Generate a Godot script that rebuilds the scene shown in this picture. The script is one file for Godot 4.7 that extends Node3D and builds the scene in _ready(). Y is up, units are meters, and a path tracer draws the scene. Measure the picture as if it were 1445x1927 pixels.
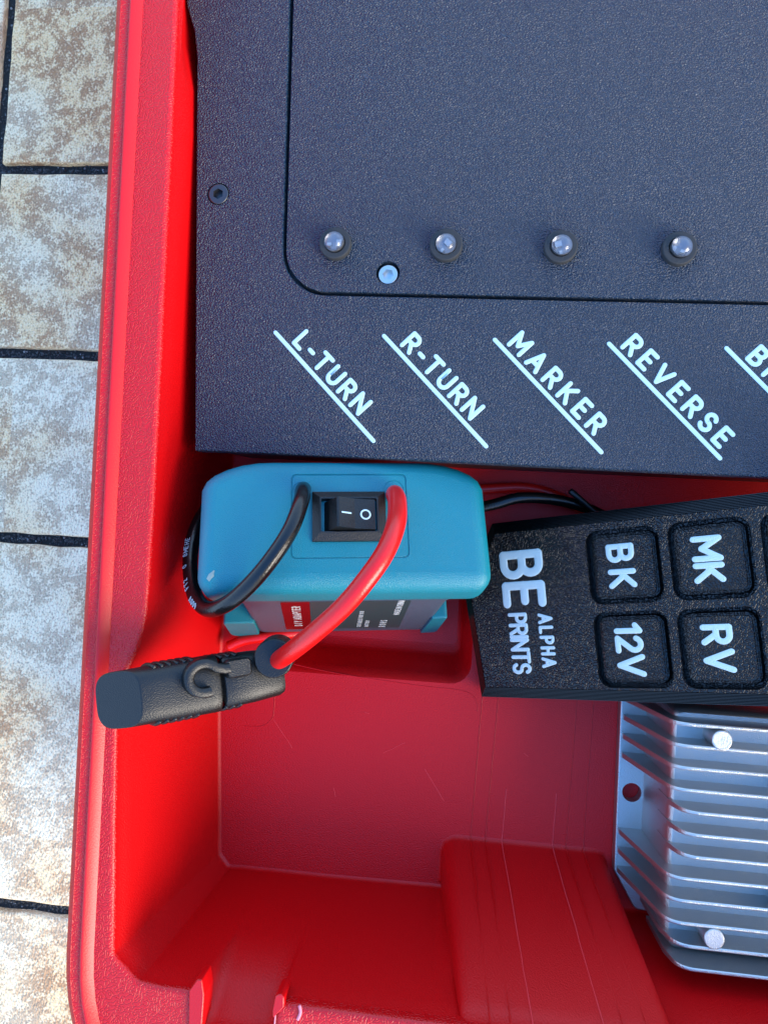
extends Node3D
# A red tool case on stone pavers, seen from above. All lengths below are in millimetres (x east, z south,
# h height above the pavers) and are turned into metres where a mesh is finished.
const MM := 0.001
const FLAT := -1
const CAM_H := 380.0
const GROUND_H := 90.0       # the pavers' top; the case stands on it

var rng := RandomNumberGenerator.new()
var tv := PackedVector3Array()      # triangles being collected
var tg := PackedInt32Array()        # smoothing group of each triangle
var mats := {}
var names := {}

# ---------------------------------------------------------------- mesh building
func begin() -> void:
	tv = PackedVector3Array(); tg = PackedInt32Array()

func tri(a: Vector3, b: Vector3, c: Vector3, g := FLAT) -> void:
	tv.append(a); tv.append(b); tv.append(c); tg.append(g)

func quad(a: Vector3, b: Vector3, c: Vector3, d: Vector3, g := FLAT) -> void:
	tri(a, b, c, g); tri(a, c, d, g)

func orient(from: int) -> void:     # turns a closed piece's faces outwards (Godot: clockwise)
	var vol := 0.0
	var mid := Vector3.ZERO
	for i in range(from, tv.size()): mid += tv[i]
	mid /= maxf(1.0, tv.size() - from)
	for i in range(from, tv.size(), 3):
		vol += (tv[i] - mid).dot((tv[i + 1] - mid).cross(tv[i + 2] - mid))
	if vol > 0.0: flip(from)

func flip(from: int) -> void:
	for i in range(from, tv.size(), 3):
		var k := tv[i + 1]; tv[i + 1] = tv[i + 2]; tv[i + 2] = k

func face_up(from: int, towards: Vector3) -> void:   # an open sheet: its faces look towards a direction, on average
	var s := 0.0
	for i in range(from, tv.size(), 3):
		s += (tv[i + 1] - tv[i]).cross(tv[i + 2] - tv[i]).dot(towards)
	if s > 0.0: flip(from)

func strip(a: PackedVector3Array, b: PackedVector3Array, closed: bool, g := 1) -> void:
	var n := a.size()
	for i in (n if closed else n - 1):
		var j := (i + 1) % n
		quad(a[i], a[j], b[j], b[i], g)

func cap(p0: PackedVector3Array, g := FLAT) -> bool:
	var p := PackedVector3Array()
	for v in p0:
		if p.is_empty() or p[p.size() - 1].distance_to(v) > 1e-4: p.append(v)
	if p.size() > 1 and p[0].distance_to(p[p.size() - 1]) < 1e-4: p.remove_at(p.size() - 1)
	if p.size() < 3: return true
	var nrm := Vector3.ZERO
	var box := AABB(p[0], Vector3.ZERO)
	for i in p.size():
		nrm += (p[i] - p[0]).cross(p[(i + 1) % p.size()] - p[0])
		box = box.expand(p[i])
	nrm = nrm.normalized()
	var ax := (p[1] - p[0]).normalized()
	var q := PackedVector2Array()
	var ux := (ax - nrm * ax.dot(nrm)).normalized()
	var uy := nrm.cross(ux)
	var k := 200.0 / box.get_longest_axis_size()
	var mid := box.get_center()
	for v in p: q.append(Vector2((v - mid).dot(ux), (v - mid).dot(uy)) * k)
	var t := Geometry2D.triangulate_polygon(q)
	for i in range(0, t.size(), 3): tri(p[t[i]], p[t[i + 1]], p[t[i + 2]], g)
	if t.is_empty(): print("flat cap failed ", p.size(), " ", p[0])
	return not t.is_empty()

func lift(p: PackedVector2Array, h: float) -> PackedVector3Array:
	var o := PackedVector3Array()
	for v in p: o.append(Vector3(v.x, h, v.y))
	return o

func inset(p: PackedVector2Array, d: float) -> PackedVector2Array:
	if absf(d) < 1e-6: return p
	var s := -1.0 if Geometry2D.is_polygon_clockwise(p) else 1.0
	var o := PackedVector2Array()
	var n := p.size()
	for i in n:
		var e0 := (p[i] - p[(i + n - 1) % n]).normalized()
		var e1 := (p[(i + 1) % n] - p[i]).normalized()
		var n0 := Vector2(-e0.y, e0.x) * s
		var n1 := Vector2(-e1.y, e1.x) * s
		var m := n0 + n1
		var k := maxf(m.length_squared(), 0.5)
		o.append(p[i] + m * (2.0 * d / k))
	return o

# a plate: outline poly, profile of (inset, height) from bottom to top, holes as [poly, bottom height]
func plate(p: PackedVector2Array, prof: Array, holes := [], g := 1, through := false) -> void:
	var from := tv.size()
	var last := PackedVector3Array()
	var top2 := p
	for k in prof.size():
		top2 = inset(p, prof[k].x)
		var r := lift(top2, prof[k].y)
		if k == 0:
			if not through: cap(r)
		else: strip(last, r, true, g)
		last = r
	var h: float = prof[prof.size() - 1].y
	if holes.is_empty():
		cap(last)
		orient(from)
		return
	var outer := top2
	if Geometry2D.is_polygon_clockwise(outer): outer.reverse()
	var hs := holes.duplicate()
	hs.sort_custom(func(a, b): return right_of(a[0]) > right_of(b[0]))
	var done := false
	for side in [0.0]:
		var o := outer
		for ho in hs:
			var hp: PackedVector2Array = ho[0].duplicate()
			if not Geometry2D.is_polygon_clockwise(hp): hp.reverse()
			var best := INF; var bi := 0; var bj := 0
			for i in o.size():
				for j in hp.size():
					var dd := o[i].distance_squared_to(hp[j])
					if dd < best and clear(o, hp, i, j): best = dd; bi = i; bj = j
			var join := PackedVector2Array()
			var dirv := (hp[bj] - o[bi]).normalized()
			var off: Vector2 = Vector2(-dirv.y, dirv.x) * 0.004 * side
			for i in bi + 1: join.append(o[i])
			for j in hp.size() + 1:
				var v := hp[(bj + j) % hp.size()]
				if j == hp.size(): v += off
				join.append(v)
			join.append(o[bi] + off)
			for i in range(bi + 1, o.size()): join.append(o[i])
			o = join
		var t := ears(o)
		for i in range(0, t.size(), 3): tri(Vector3(o[t[i]].x, h, o[t[i]].y), Vector3(o[t[i + 1]].x, h, o[t[i + 1]].y), Vector3(o[t[i + 2]].x, h, o[t[i + 2]].y))
		done = t.size() == (o.size() - 2) * 3
		if t.size() / 3 < o.size() - 4: print("plate of ", p.size(), " holes ", holes.size(), " got ", t.size() / 3, " of ", o.size() - 2)
	orient(from)
	for ho in holes:
		var f2 := tv.size()
		var a := lift(ho[0], h)
		var b := lift(ho[0], ho[1])
		strip(a, b, true, 3)
		if not through: cap(b)
		orient(f2); flip(f2)

# ear clipping for an outline whose holes are joined to it by doubled edges
func ears(p: PackedVector2Array) -> PackedInt32Array:
	var out := PackedInt32Array()
	var area := 0.0
	for i in p.size(): area += p[i].cross(p[(i + 1) % p.size()])
	var sg := signf(area)
	var ix := []
	for i in p.size(): ix.append(i)
	var tries := 0
	var i := 0
	while ix.size() > 3 and tries <= ix.size() * 2:
		var n := ix.size()
		i = i % n
		var a := p[ix[(i + n - 1) % n]]; var b := p[ix[i]]; var c := p[ix[(i + 1) % n]]
		var ok := (b - a).cross(c - b) * sg > (1e-7 if tries < n else -1e-9)
		if ok:
			for j in n:
				var v := p[ix[j]]
				if v == a or v == b or v == c: continue
				var e := -1e-9 if tries < n else 1e-6
				if (b - a).cross(v - a) * sg > e and (c - b).cross(v - b) * sg > e and (a - c).cross(v - c) * sg > e:
					ok = false
					break
		if ok:
			out.append_array(PackedInt32Array([ix[(i + n - 1) % n], ix[i], ix[(i + 1) % n]]))
			ix.remove_at(i)
			tries = 0
			i += n - 2
		else:
			tries += 1
			i += 1
	if ix.size() == 3: out.append_array(PackedInt32Array(ix))
	return out

func right_of(p: PackedVector2Array) -> float:
	var m := -INF
	for v in p: m = maxf(m, v.x)
	return m

func clear(o: PackedVector2Array, hp: PackedVector2Array, i: int, j: int) -> bool:
	for k in o.size():
		var k2 := (k + 1) % o.size()
		if k == i or k2 == i: continue
		if Geometry2D.segment_intersects_segment(o[i], hp[j], o[k], o[k2]) != null: return false
	for k in hp.size():
		var k2 := (k + 1) % hp.size()
		if k == j or k2 == j: continue
		if Geometry2D.segment_intersects_segment(o[i], hp[j], hp[k], hp[k2]) != null: return false
	return true

func bevel(h0: float, h1: float, b: float, n := 4) -> Array:
	var o := [Vector2(0, h0)]
	for k in n + 1:
		var a := PI / 2 * k / n
		o.append(Vector2(b * (1 - cos(a)), h1 - b * (1 - sin(a))))
	return o

func bevel2(h0: float, h1: float, b: float, n := 3) -> Array:
	var o := []
	for k in n + 1:
		var a := PI / 2 * (1.0 - float(k) / n)
		o.append(Vector2(b * (1 - cos(a)), h0 + b * (1 - sin(a))))
	return o + bevel(h0, h1, b, n).slice(1)

func rrect(x0: float, z0: float, x1: float, z1: float, r: float, n := 6) -> PackedVector2Array:
	var o := PackedVector2Array()
	for c in [[x1 - r, z0 + r, -90], [x1 - r, z1 - r, 0], [x0 + r, z1 - r, 90], [x0 + r, z0 + r, 180]]:
		for k in n + 1:
			var a := deg_to_rad(c[2] + 90.0 * k / n)
			o.append(Vector2(c[0] + r * cos(a), c[1] + r * sin(a)))
	return o

func circle(x: float, z: float, r: float, n := 32) -> PackedVector2Array:
	var o := PackedVector2Array()
	for k in n: o.append(Vector2(x + r * cos(TAU * k / n), z + r * sin(TAU * k / n)))
	return o

func rounded(p: Array, radii: Array, n := 6) -> PackedVector2Array:   # a polygon with each corner rounded
	var o := PackedVector2Array()
	for i in p.size():
		var a: Vector2 = p[(i + p.size() - 1) % p.size()]
		var b: Vector2 = p[i]
		var c: Vector2 = p[(i + 1) % p.size()]
		var r: float = radii[i]
		if r <= 0.0: o.append(b); continue
		var u := (a - b).normalized(); var w := (c - b).normalized()
		var half := acos(clampf(u.dot(w), -1, 1)) / 2
		var t := minf(r / tan(half), minf(a.distance_to(b), b.distance_to(c)) * 0.48)
		for k in n + 1:
			var s := float(k) / n
			o.append((b + u * t).lerp(b, s).lerp(b.lerp(b + w * t, s), s))
	return o

func smooth(p: Array, sub := 8) -> Array:
	var o := []
	for i in p.size() - 1:
		var a = p[maxi(i - 1, 0)]; var b = p[i]; var c = p[i + 1]; var d = p[mini(i + 2, p.size() - 1)]
		for k in sub:
			var t := float(k) / sub
			o.append(0.5 * ((2.0 * b) + (c - a) * t + (2.0 * a - 5.0 * b + 4.0 * c - d) * t * t + (3.0 * b - a - 3.0 * c + d) * t * t * t))
	o.append(p[p.size() - 1])
	return o

func tube(pts: Array, r: float, seg := 18, round_ends := true, wob := 0.0) -> void:
	var from := tv.size()
	var rings := []
	var n := pts.size()
	var t0: Vector3 = (pts[1] - pts[0]).normalized()
	var nx := t0.cross(Vector3(0.31, 0.2, 0.93)).normalized()
	for i in n:
		var t: Vector3 = (pts[mini(i + 1, n - 1)] - pts[maxi(i - 1, 0)]).normalized()
		nx = (nx - t * nx.dot(t)).normalized()
		var ny := t.cross(nx)
		var rr := r * (1.0 + wob * sin(i * 1.7))
		var ring := PackedVector3Array()
		for k in seg: ring.append(pts[i] + (nx * cos(TAU * k / seg) + ny * sin(TAU * k / seg)) * rr)
		if round_ends and (i == 0 or i == n - 1):
			var ends := []
			for e in 4:
				var a := PI / 2 * (e + 1) / 5.0
				var er := PackedVector3Array()
				for k in seg: er.append(pts[i] + (nx * cos(TAU * k / seg) + ny * sin(TAU * k / seg)) * rr * cos(a) + t * rr * sin(a) * 0.5 * (-1.0 if i == 0 else 1.0))
				ends.append(er)
			if i == 0:
				ends.reverse()
				rings += ends
				rings.append(ring)
			else:
				rings.append(ring)
				rings += ends
		else:
			rings.append(ring)
	cap(rings[0])
	for i in rings.size() - 1: strip(rings[i], rings[i + 1], true, 1)
	cap(rings[rings.size() - 1])
	orient(from)

func loft(rings: Array, g := 1, caps := true) -> void:
	var from := tv.size()
	if caps: cap(rings[0])
	for i in rings.size() - 1: strip(rings[i], rings[i + 1], true, g)
	if caps: cap(rings[rings.size() - 1])
	orient(from)

func mesh() -> ArrayMesh:
	var st := SurfaceTool.new()
	st.begin(Mesh.PRIMITIVE_TRIANGLES)
	for i in tv.size():
		if i % 3 == 0: st.set_smooth_group(tg[i / 3])
		st.add_vertex(tv[i] * MM)
	st.generate_normals()
	return st.commit()

func put(called: String, m: Material, parent: Node3D, label := "") -> MeshInstance3D:
	var o := MeshInstance3D.new()
	o.mesh = mesh()
	o.material_override = m
	o.name = called
	parent.add_child(o, true)
	if label: o.set_meta("label", label)
	return o

func thing(called: String, label: String, category: String, at := Transform3D.IDENTITY, group := "") -> Node3D:
	var o := Node3D.new()
	o.name = called
	at.origin *= MM
	o.transform = at
	add_child(o, true)
	o.set_meta("label", label)
	o.set_meta("category", category)
	if group: o.set_meta("group", group)
	return o

# ---------------------------------------------------------------- lettering: rounded strokes, slightly domed
func glyph(ch: String) -> Array:    # [width, strokes]; x to the right, y up, cap height 1
	var w := 0.62
	match ch:
		"L": return [0.5, [[Vector2(0, 1), Vector2(0, 0)], [Vector2(0, 0), Vector2(0.5, 0)]]]
		"-": return [0.28, [[Vector2(0, 0.42), Vector2(0.28, 0.42)]]]
		"T": return [0.66, [[Vector2(0, 1), Vector2(0.66, 1)], [Vector2(0.33, 1), Vector2(0.33, 0)]]]
		"U": return [w, [[Vector2(0, 1), Vector2(0, 0.32)] + arc(w / 2, 0.32, w / 2, 0.32, 180, 360) + [Vector2(w, 1)]]]
		"R": return [w, [[Vector2(0, 0), Vector2(0, 1)], [Vector2(0, 1), Vector2(0.3, 1)] + arc(0.32, 0.74, 0.28, 0.26, 90, -90) + [Vector2(0, 0.48)], [Vector2(0.3, 0.47), Vector2(w, 0)]]]
		"P": return [0.56, [[Vector2(0, 0), Vector2(0, 1)], [Vector2(0, 1), Vector2(0.28, 1)] + arc(0.28, 0.72, 0.28, 0.28, 90, -90) + [Vector2(0, 0.44)]]]
		"B": return [0.6, [[Vector2(0, 0), Vector2(0, 1)], [Vector2(0, 1), Vector2(0.28, 1)] + arc(0.3, 0.76, 0.25, 0.24, 90, -90) + [Vector2(0, 0.52)], [Vector2(0.28, 0.52)] + arc(0.32, 0.26, 0.28, 0.26, 90, -90) + [Vector2(0, 0)]]]
		"N": return [0.7, [[Vector2(0, 0), Vector2(0, 1)], [Vector2(0, 1), Vector2(0.7, 0)], [Vector2(0.7, 0), Vector2(0.7, 1)]]]
		"M": return [0.84, [[Vector2(0, 0), Vector2(0, 1)], [Vector2(0, 1), Vector2(0.42, 0.3)], [Vector2(0.42, 0.3), Vector2(0.84, 1)], [Vector2(0.84, 1), Vector2(0.84, 0)]]]
		"A": return [0.76, [[Vector2(0, 0), Vector2(0.38, 1)], [Vector2(0.38, 1), Vector2(0.76, 0)], [Vector2(0.16, 0.33), Vector2(0.6, 0.33)]]]
		"K": return [0.62, [[Vector2(0, 0), Vector2(0, 1)], [Vector2(0.6, 1), Vector2(0.03, 0.42)], [Vector2(0.2, 0.56), Vector2(0.62, 0)]]]
		"E": return [0.52, [[Vector2(0, 0), Vector2(0, 1)], [Vector2(0, 1), Vector2(0.52, 1)], [Vector2(0, 0.52), Vector2(0.45, 0.52)], [Vector2(0, 0), Vector2(0.52, 0)]]]
		"V": return [0.74, [[Vector2(0, 1), Vector2(0.37, 0)], [Vector2(0.37, 0), Vector2(0.74, 1)]]]
		"S": return [0.56, [arc(0.28, 0.75, 0.26, 0.25, 20, 270) + arc(0.28, 0.25, 0.28, 0.25, 90, -160)]]
		"I": return [0.02, [[Vector2(0.01, 0), Vector2(0.01, 1)]]]
		"H": return [0.6, [[Vector2(0, 0), Vector2(0, 1)], [Vector2(0.6, 0), Vector2(0.6, 1)], [Vector2(0, 0.5), Vector2(0.6, 0.5)]]]
		"C": return [0.6, [arc(0.32, 0.5, 0.32, 0.5, 45, 315)]]
		"O": return [0.66, [arc(0.33, 0.5, 0.33, 0.5, 0, 360)]]
		"D": return [0.62, [[Vector2(0, 0), Vector2(0, 1)], [Vector2(0, 1), Vector2(0.2, 1)] + arc(0.22, 0.5, 0.4, 0.5, 90, -90) + [Vector2(0, 0)]]]
		"Y": return [0.66, [[Vector2(0, 1), Vector2(0.33, 0.45)], [Vector2(0.66, 1), Vector2(0.33, 0.45)], [Vector2(0.33, 0.45), Vector2(0.33, 0)]]]
		"F": return [0.5, [[Vector2(0, 0), Vector2(0, 1)], [Vector2(0, 1), Vector2(0.5, 1)], [Vector2(0, 0.52), Vector2(0.42, 0.52)]]]
		"0": return [0.56, [arc(0.28, 0.5, 0.28, 0.5, 0, 360)]]
		"6": return [0.56, [arc(0.28, 0.3, 0.28, 0.3, 0, 360), [Vector2(0.02, 0.36), Vector2(0.12, 0.72), Vector2(0.42, 1)]]]
		"8": return [0.56, [arc(0.28, 0.27, 0.28, 0.27, 0, 360), arc(0.28, 0.77, 0.23, 0.23, 0, 360)]]
		"1": return [0.26, [[Vector2(0.24, 0), Vector2(0.24, 1)], [Vector2(0.24, 1), Vector2(0, 0.82)]]]
		"2": return [0.56, [arc(0.28, 0.73, 0.26, 0.27, 160, -40) + [Vector2(0.03, 0.02)], [Vector2(0.02, 0), Vector2(0.56, 0)]]]
	return [0.3, []]

func arc(cx: float, cy: float, rx: float, ry: float, a0: float, a1: float) -> Array:
	var o := []
	var n := maxi(4, int(absf(a1 - a0) / 18.0))
	for k in n + 1:
		var a := deg_to_rad(lerpf(a0, a1, float(k) / n))
		o.append(Vector2(cx + rx * cos(a), cy + ry * sin(a)))
	return o

# one flat stroke with round ends lying on the plane o + x*ex + y*ey, domed by h along n
func stroke(pts: Array, hw: float, h: float, o: Vector3, ex: Vector3, ey: Vector3) -> void:
	var nn := ex.cross(ey).normalized()
	var from := tv.size()
	var rings := []
	var n := pts.size()
	var shape := [Vector2(-1, -0.6), Vector2(-0.97, 0.35), Vector2(-0.8, 0.8), Vector2(-0.4, 0.96), Vector2(0, 1), Vector2(0.4, 0.96), Vector2(0.8, 0.8), Vector2(0.97, 0.35), Vector2(1, -0.6)]
	for i in n:
		var d: Vector2 = (pts[mini(i + 1, n - 1)] - pts[maxi(i - 1, 0)]).normalized()
		var side := Vector2(-d.y, d.x)
		var grow := [[0.0, 1.0]]
		if i == 0: grow = [[-1.0, 0.12], [-0.9, 0.44], [-0.7, 0.71], [-0.4, 0.92], [0.0, 1.0]]
		if i == n - 1: grow = [[0.0, 1.0], [0.4, 0.92], [0.7, 0.71], [0.9, 0.44], [1.0, 0.12]]
		for gr in grow:
			var ring := PackedVector3Array()
			for s in shape:
				var q: Vector2 = pts[i] + d * hw * gr[0] + side * hw * gr[1] * s.x
				ring.append(o + ex * q.x + ey * q.y + nn * h * s.y * (0.35 + 0.65 * gr[1] if s.y > 0 else 1.0))
			rings.append(ring)
	cap(rings[0])
	for i in rings.size() - 1: strip(rings[i], rings[i + 1], true, 1)
	cap(rings[rings.size() - 1])
	orient(from)

# text fitted into a length: o = baseline start, along and up unit vectors
func text(s: String, o: Vector3, along: Vector3, up: Vector3, size: float, length: float, hw: float, h: float, squeeze := 1.0) -> void:
	var total := 0.0
	for ch in s: total += glyph(ch)[0] * squeeze * size
	var gap := (length - total) / maxf(1.0, s.length() - 1.0)
	var x := 0.0
	for ch in s:
		var gl := glyph(ch)
		var base := o
		for st in gl[1]:
			var q := []
			for v in st: q.append(Vector2(x + v.x * squeeze * size, v.y * size))
			stroke(q, hw, h * rng.randf_range(0.9, 1.1), base, along, up)
		x += gl[0] * squeeze * size + gap

# ---------------------------------------------------------------- materials
func noise(kind: int, freq: float, s: int, oct := 1) -> FastNoiseLite:
	var n := FastNoiseLite.new()
	n.noise_type = kind
	n.frequency = freq
	n.seed = s
	n.fractal_octaves = oct
	if oct == 1: n.fractal_type = FastNoiseLite.FRACTAL_NONE
	return n

func grain(n: FastNoiseLite, size: int, strength: float, ridged := false, seamless := true) -> ImageTexture:
	var im := n.get_seamless_image(size, size, false, false, 0.06, true) if seamless else n.get_image(size, size, false, false, true)
	im.convert(Image.FORMAT_L8)
	if ridged:
		var d := im.get_data()
		for i in d.size():
			var v := absf(d[i] / 255.0 - 0.5) * 2.0
			d[i] = int(clampf(smoothstep(0.0, 0.42, v), 0, 1) * 255)
		im = Image.create_from_data(size, size, false, Image.FORMAT_L8, d)
	im.bump_map_to_normal_map(strength)
	return ImageTexture.create_from_image(im)

func mat(c: Color, rough: float, metal := 0.0) -> StandardMaterial3D:
	var m := StandardMaterial3D.new()
	m.albedo_color = c
	m.roughness = rough
	m.metallic = metal
	return m

func grained(m: StandardMaterial3D, tex: Texture2D, tile_mm: float, depth: float) -> StandardMaterial3D:
	m.normal_enabled = true
	m.normal_texture = tex
	m.normal_scale = depth
	m.uv1_triplanar = true
	m.uv1_triplanar_sharpness = 6.0
	m.uv1_scale = Vector3.ONE * (1000.0 / tile_mm)
	return m

func paver_texture(warm: float, s: int) -> ImageTexture:
	var w := 440; var hh := 880
	var a := noise(FastNoiseLite.TYPE_SIMPLEX_SMOOTH, 0.014, s, 5); a.fractal_type = FastNoiseLite.FRACTAL_FBM
	var b := noise(FastNoiseLite.TYPE_SIMPLEX_SMOOTH, 0.06, s + 5, 3); b.fractal_type = FastNoiseLite.FRACTAL_FBM
	var c := noise(FastNoiseLite.TYPE_SIMPLEX_SMOOTH, 0.21, s + 9, 2); c.fractal_type = FastNoiseLite.FRACTAL_FBM
	var d := noise(FastNoiseLite.TYPE_SIMPLEX_SMOOTH, 0.005, s + 13)
	var im := Image.create(w, hh, false, Image.FORMAT_RGB8)
	var pale := Color(0.96, 0.87, 0.71)
	var tan := Color(0.95, 0.77, 0.53)
	var chalk := Color(0.98, 0.91, 0.77)
	var brown := Color(0.68, 0.46, 0.28)
	var grey := Color(0.78, 0.67, 0.53)
	for y in hh:
		for x in w:
			var big := a.get_noise_2d(x, y)
			var mid := b.get_noise_2d(x, y)
			var fine := c.get_noise_2d(x, y)
			var hue := clampf(warm + d.get_noise_2d(x, y) * 0.7, 0, 1)
			var dark := grey.lerp(brown, hue)
			var light := pale.lerp(tan, hue)
			var k := smoothstep(-0.3, 0.4, big * 0.9 + mid * 0.6 + fine * 0.45)
			var col := light.lerp(dark, k * 0.85)
			var worm := smoothstep(0.16, 0.02, absf(mid + fine * 0.5)) * smoothstep(-0.35, 0.3, big)
			col = col.lerp(dark * 0.72, worm * 0.38)
			col = col.lerp(chalk, smoothstep(0.1, 0.5, -fine - mid * 0.3) * 0.45)
			col = col.lerp(Color(0.42, 0.38, 0.34), smoothstep(0.26, 0.5, fine) * 0.35)
			im.set_pixel(x, y, col)
	return ImageTexture.create_from_image(im)

func make_materials() -> void:
	var simplex := FastNoiseLite.TYPE_SIMPLEX_SMOOTH
	var t_grain := grain(noise(simplex, 0.085, 3, 2), 1024, 9.0)
	var t_sheet := grain(noise(simplex, 0.135, 5, 2), 2048, 9.0, false, false)
	var t_leather := grain(noise(simplex, 0.042, 11), 1024, 7.0, true)
	var t_soft := grain(noise(simplex, 0.14, 21), 512, 3.0)
	var t_cell := grain(noise(simplex, 0.062, 31), 1536, 6.0, true, false)
	var red := Color(0.77, 0.0, 0.02)
	mats.red_leather = grained(mat(red, 0.40), t_leather, 60.0, 0.3)
	mats.red_fine = grained(mat(red, 0.46), t_soft, 40.0, 0.3)
	mats.red_fine.metallic_specular = 0.42
	mats.red_gloss = grained(mat(red, 0.38), t_soft, 40.0, 0.12)
	mats.red_scratch = mat(Color(0.86, 0.20, 0.22), 0.5)
	mats.red_scuff = mat(Color(0.90, 0.52, 0.56), 0.6)
	mats.panel = grained(mat(Color(0.0, 0.15, 0.25), 0.32), t_sheet, 176.0, 1.5)  # black plastic; the blue sky sheen is put into its base colour
	mats.panel.metallic_specular = 0.58
	mats.panel.uv1_offset = Vector3(0.56, 0.0, 1.0)
	mats.remote = grained(mat(Color(0.035, 0.038, 0.042), 0.27), t_cell, 110.0, 0.55)
	mats.remote.uv1_offset = Vector3(0.1, 0.5, 0.6)
	mats.remote_side = mat(Color(0.045, 0.047, 0.052), 0.25)
	mats.black = mat(Color(0.05, 0.05, 0.055), 0.4)
	mats.black_grain = grained(mat(Color(0.045, 0.05, 0.052), 0.42), t_grain, 40.0, 0.22)
	mats.black_wire = grained(mat(Color(0.05, 0.05, 0.052), 0.24), t_soft, 60.0, 0.06)
	mats.red_wire = grained(mat(Color(0.84, 0.07, 0.06), 0.3), t_soft, 60.0, 0.06)
	mats.rubber = grained(mat(Color(0.15, 0.16, 0.17), 0.75), t_grain, 40.0, 0.2)
	mats.teal = grained(mat(Color(0.0, 0.455, 0.51), 0.42), t_soft, 24.0, 0.75)
	mats.white = mat(Color(0.70, 0.81, 0.83), 0.5)
	mats.print_white = grained(mat(Color(0.80, 0.86, 0.84), 0.55), t_grain, 40.0, 0.4)
	mats.ink = mat(Color(0.72, 0.74, 0.74), 0.6)
	mats.slate = grained(mat(Color(0.25, 0.31, 0.37), 0.4), t_soft, 22.0, 0.35)  # teal plastic greyed: red bounce light is put into the colour
	mats.sticker_red = mat(Color(0.42, 0.03, 0.05), 0.3)
	mats.sticker_green = mat(Color(0.11, 0.25, 0.26), 0.3)
	mats.alu = grained(mat(Color(0.74, 0.74, 0.73), 0.36, 0.95), t_grain, 40.0, 0.3)
	mats.steel = mat(Color(0.80, 0.80, 0.78), 0.3, 0.9)
	mats.dark_steel = mat(Color(0.30, 0.30, 0.31), 0.38, 0.8)
	mats.cup = mat(Color(0.46, 0.48, 0.52), 0.3, 0.3)
	mats.lead = mat(Color(0.62, 0.64, 0.66), 0.4, 0.3)
	var lens := mat(Color(0.97, 0.98, 1.0, 0.04), 0.03)
	lens.transparency = BaseMaterial3D.TRANSPARENCY_ALPHA
	lens.refraction_enabled = true
	lens.refraction_scale = 0.05
	mats.lens = lens
	mats.chip = mat(Color(0.52, 0.58, 0.55), 0.7)
	mats.joint = grained(mat(Color(0.13, 0.15, 0.155), 0.95), t_grain, 30.0, 1.0)
	for k in 4:
		var p := mat(Color(1, 1, 1), 0.7)
		p.albedo_texture = paver_texture([0.95, 0.55, 0.15, 0.3][k], 100 + k * 17)
		grained(p, t_grain, 50.0, 0.35)
		p.uv1_scale = Vector3(1000.0 / 110.0, 1000.0 / 110.0, 1000.0 / 220.0)
		p.uv1_offset = Vector3(0.37 * k, 0.0, 0.21 * k)
		mats["paver%d" % k] = p

# ---------------------------------------------------------------- the scene
func _ready() -> void:
	rng.seed = 7
	# camera: held about level above the case
	var cam := Camera3D.new()
	cam.name = "camera"
	var down := Vector3(155.5 / 1400.0, -66.5 / 1400.0, -1.0).normalized()   # straight down, in the camera's axes
	var upc := -down
	var xc := Vector3(cos(deg_to_rad(3.25)), -sin(deg_to_rad(3.25)), 0.0)
	xc = (xc - upc * upc.dot(xc)).normalized()
	var zc := xc.cross(upc)
	cam.transform = Transform3D(Basis(xc, upc, zc).transposed(), Vector3(0, CAM_H * MM, 0))
	cam.fov = rad_to_deg(2.0 * atan(963.5 / 1400.0))
	cam.near = 0.01
	cam.far = 50.0
	add_child(cam)
	# sky, light, exposure
	var sky := ProceduralSkyMaterial.new()
	sky.sky_top_color = Color(0.29, 0.53, 0.83)
	sky.sky_horizon_color = Color(0.76, 0.88, 0.99)
	sky.sky_curve = 0.5
	sky.ground_bottom_color = Color(0.35, 0.32, 0.3)
	sky.ground_horizon_color = Color(0.5, 0.47, 0.44)
	sky.sky_energy_multiplier = 0.95
	var env := Environment.new()
	env.background_mode = Environment.BG_SKY
	env.sky = Sky.new()
	env.sky.sky_material = sky
	env.tonemap_mode = Environment.TONE_MAPPER_LINEAR
	env.tonemap_exposure = 3.5
	env.sdfgi_enabled = true
	env.ssao_enabled = true
	env.ssil_enabled = true
	var we := WorldEnvironment.new()
	we.name = "environment"
	we.environment = env
	add_child(we)
	var sun := DirectionalLight3D.new()
	sun.name = "sun"
	sun.light_energy = 0.5
	sun.light_color = Color(1.0, 0.965, 0.92)
	sun.light_angular_distance = 36.0
	sun.shadow_enabled = true
	var el := deg_to_rad(22.0); var az := deg_to_rad(30.0)     # from the east, a little south
	var from_sun := Vector3(cos(el) * cos(az), sin(el), cos(el) * sin(az))
	sun.transform = Transform3D(Basis.looking_at(-from_sun, Vector3.UP), Vector3.ZERO)
	add_child(sun)

	make_materials()
	build_ground()
	build_case()
	build_panel()
	build_adapter()
	build_remote()
	build_heat_sink()
	build_wires()
	build_plug()

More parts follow.
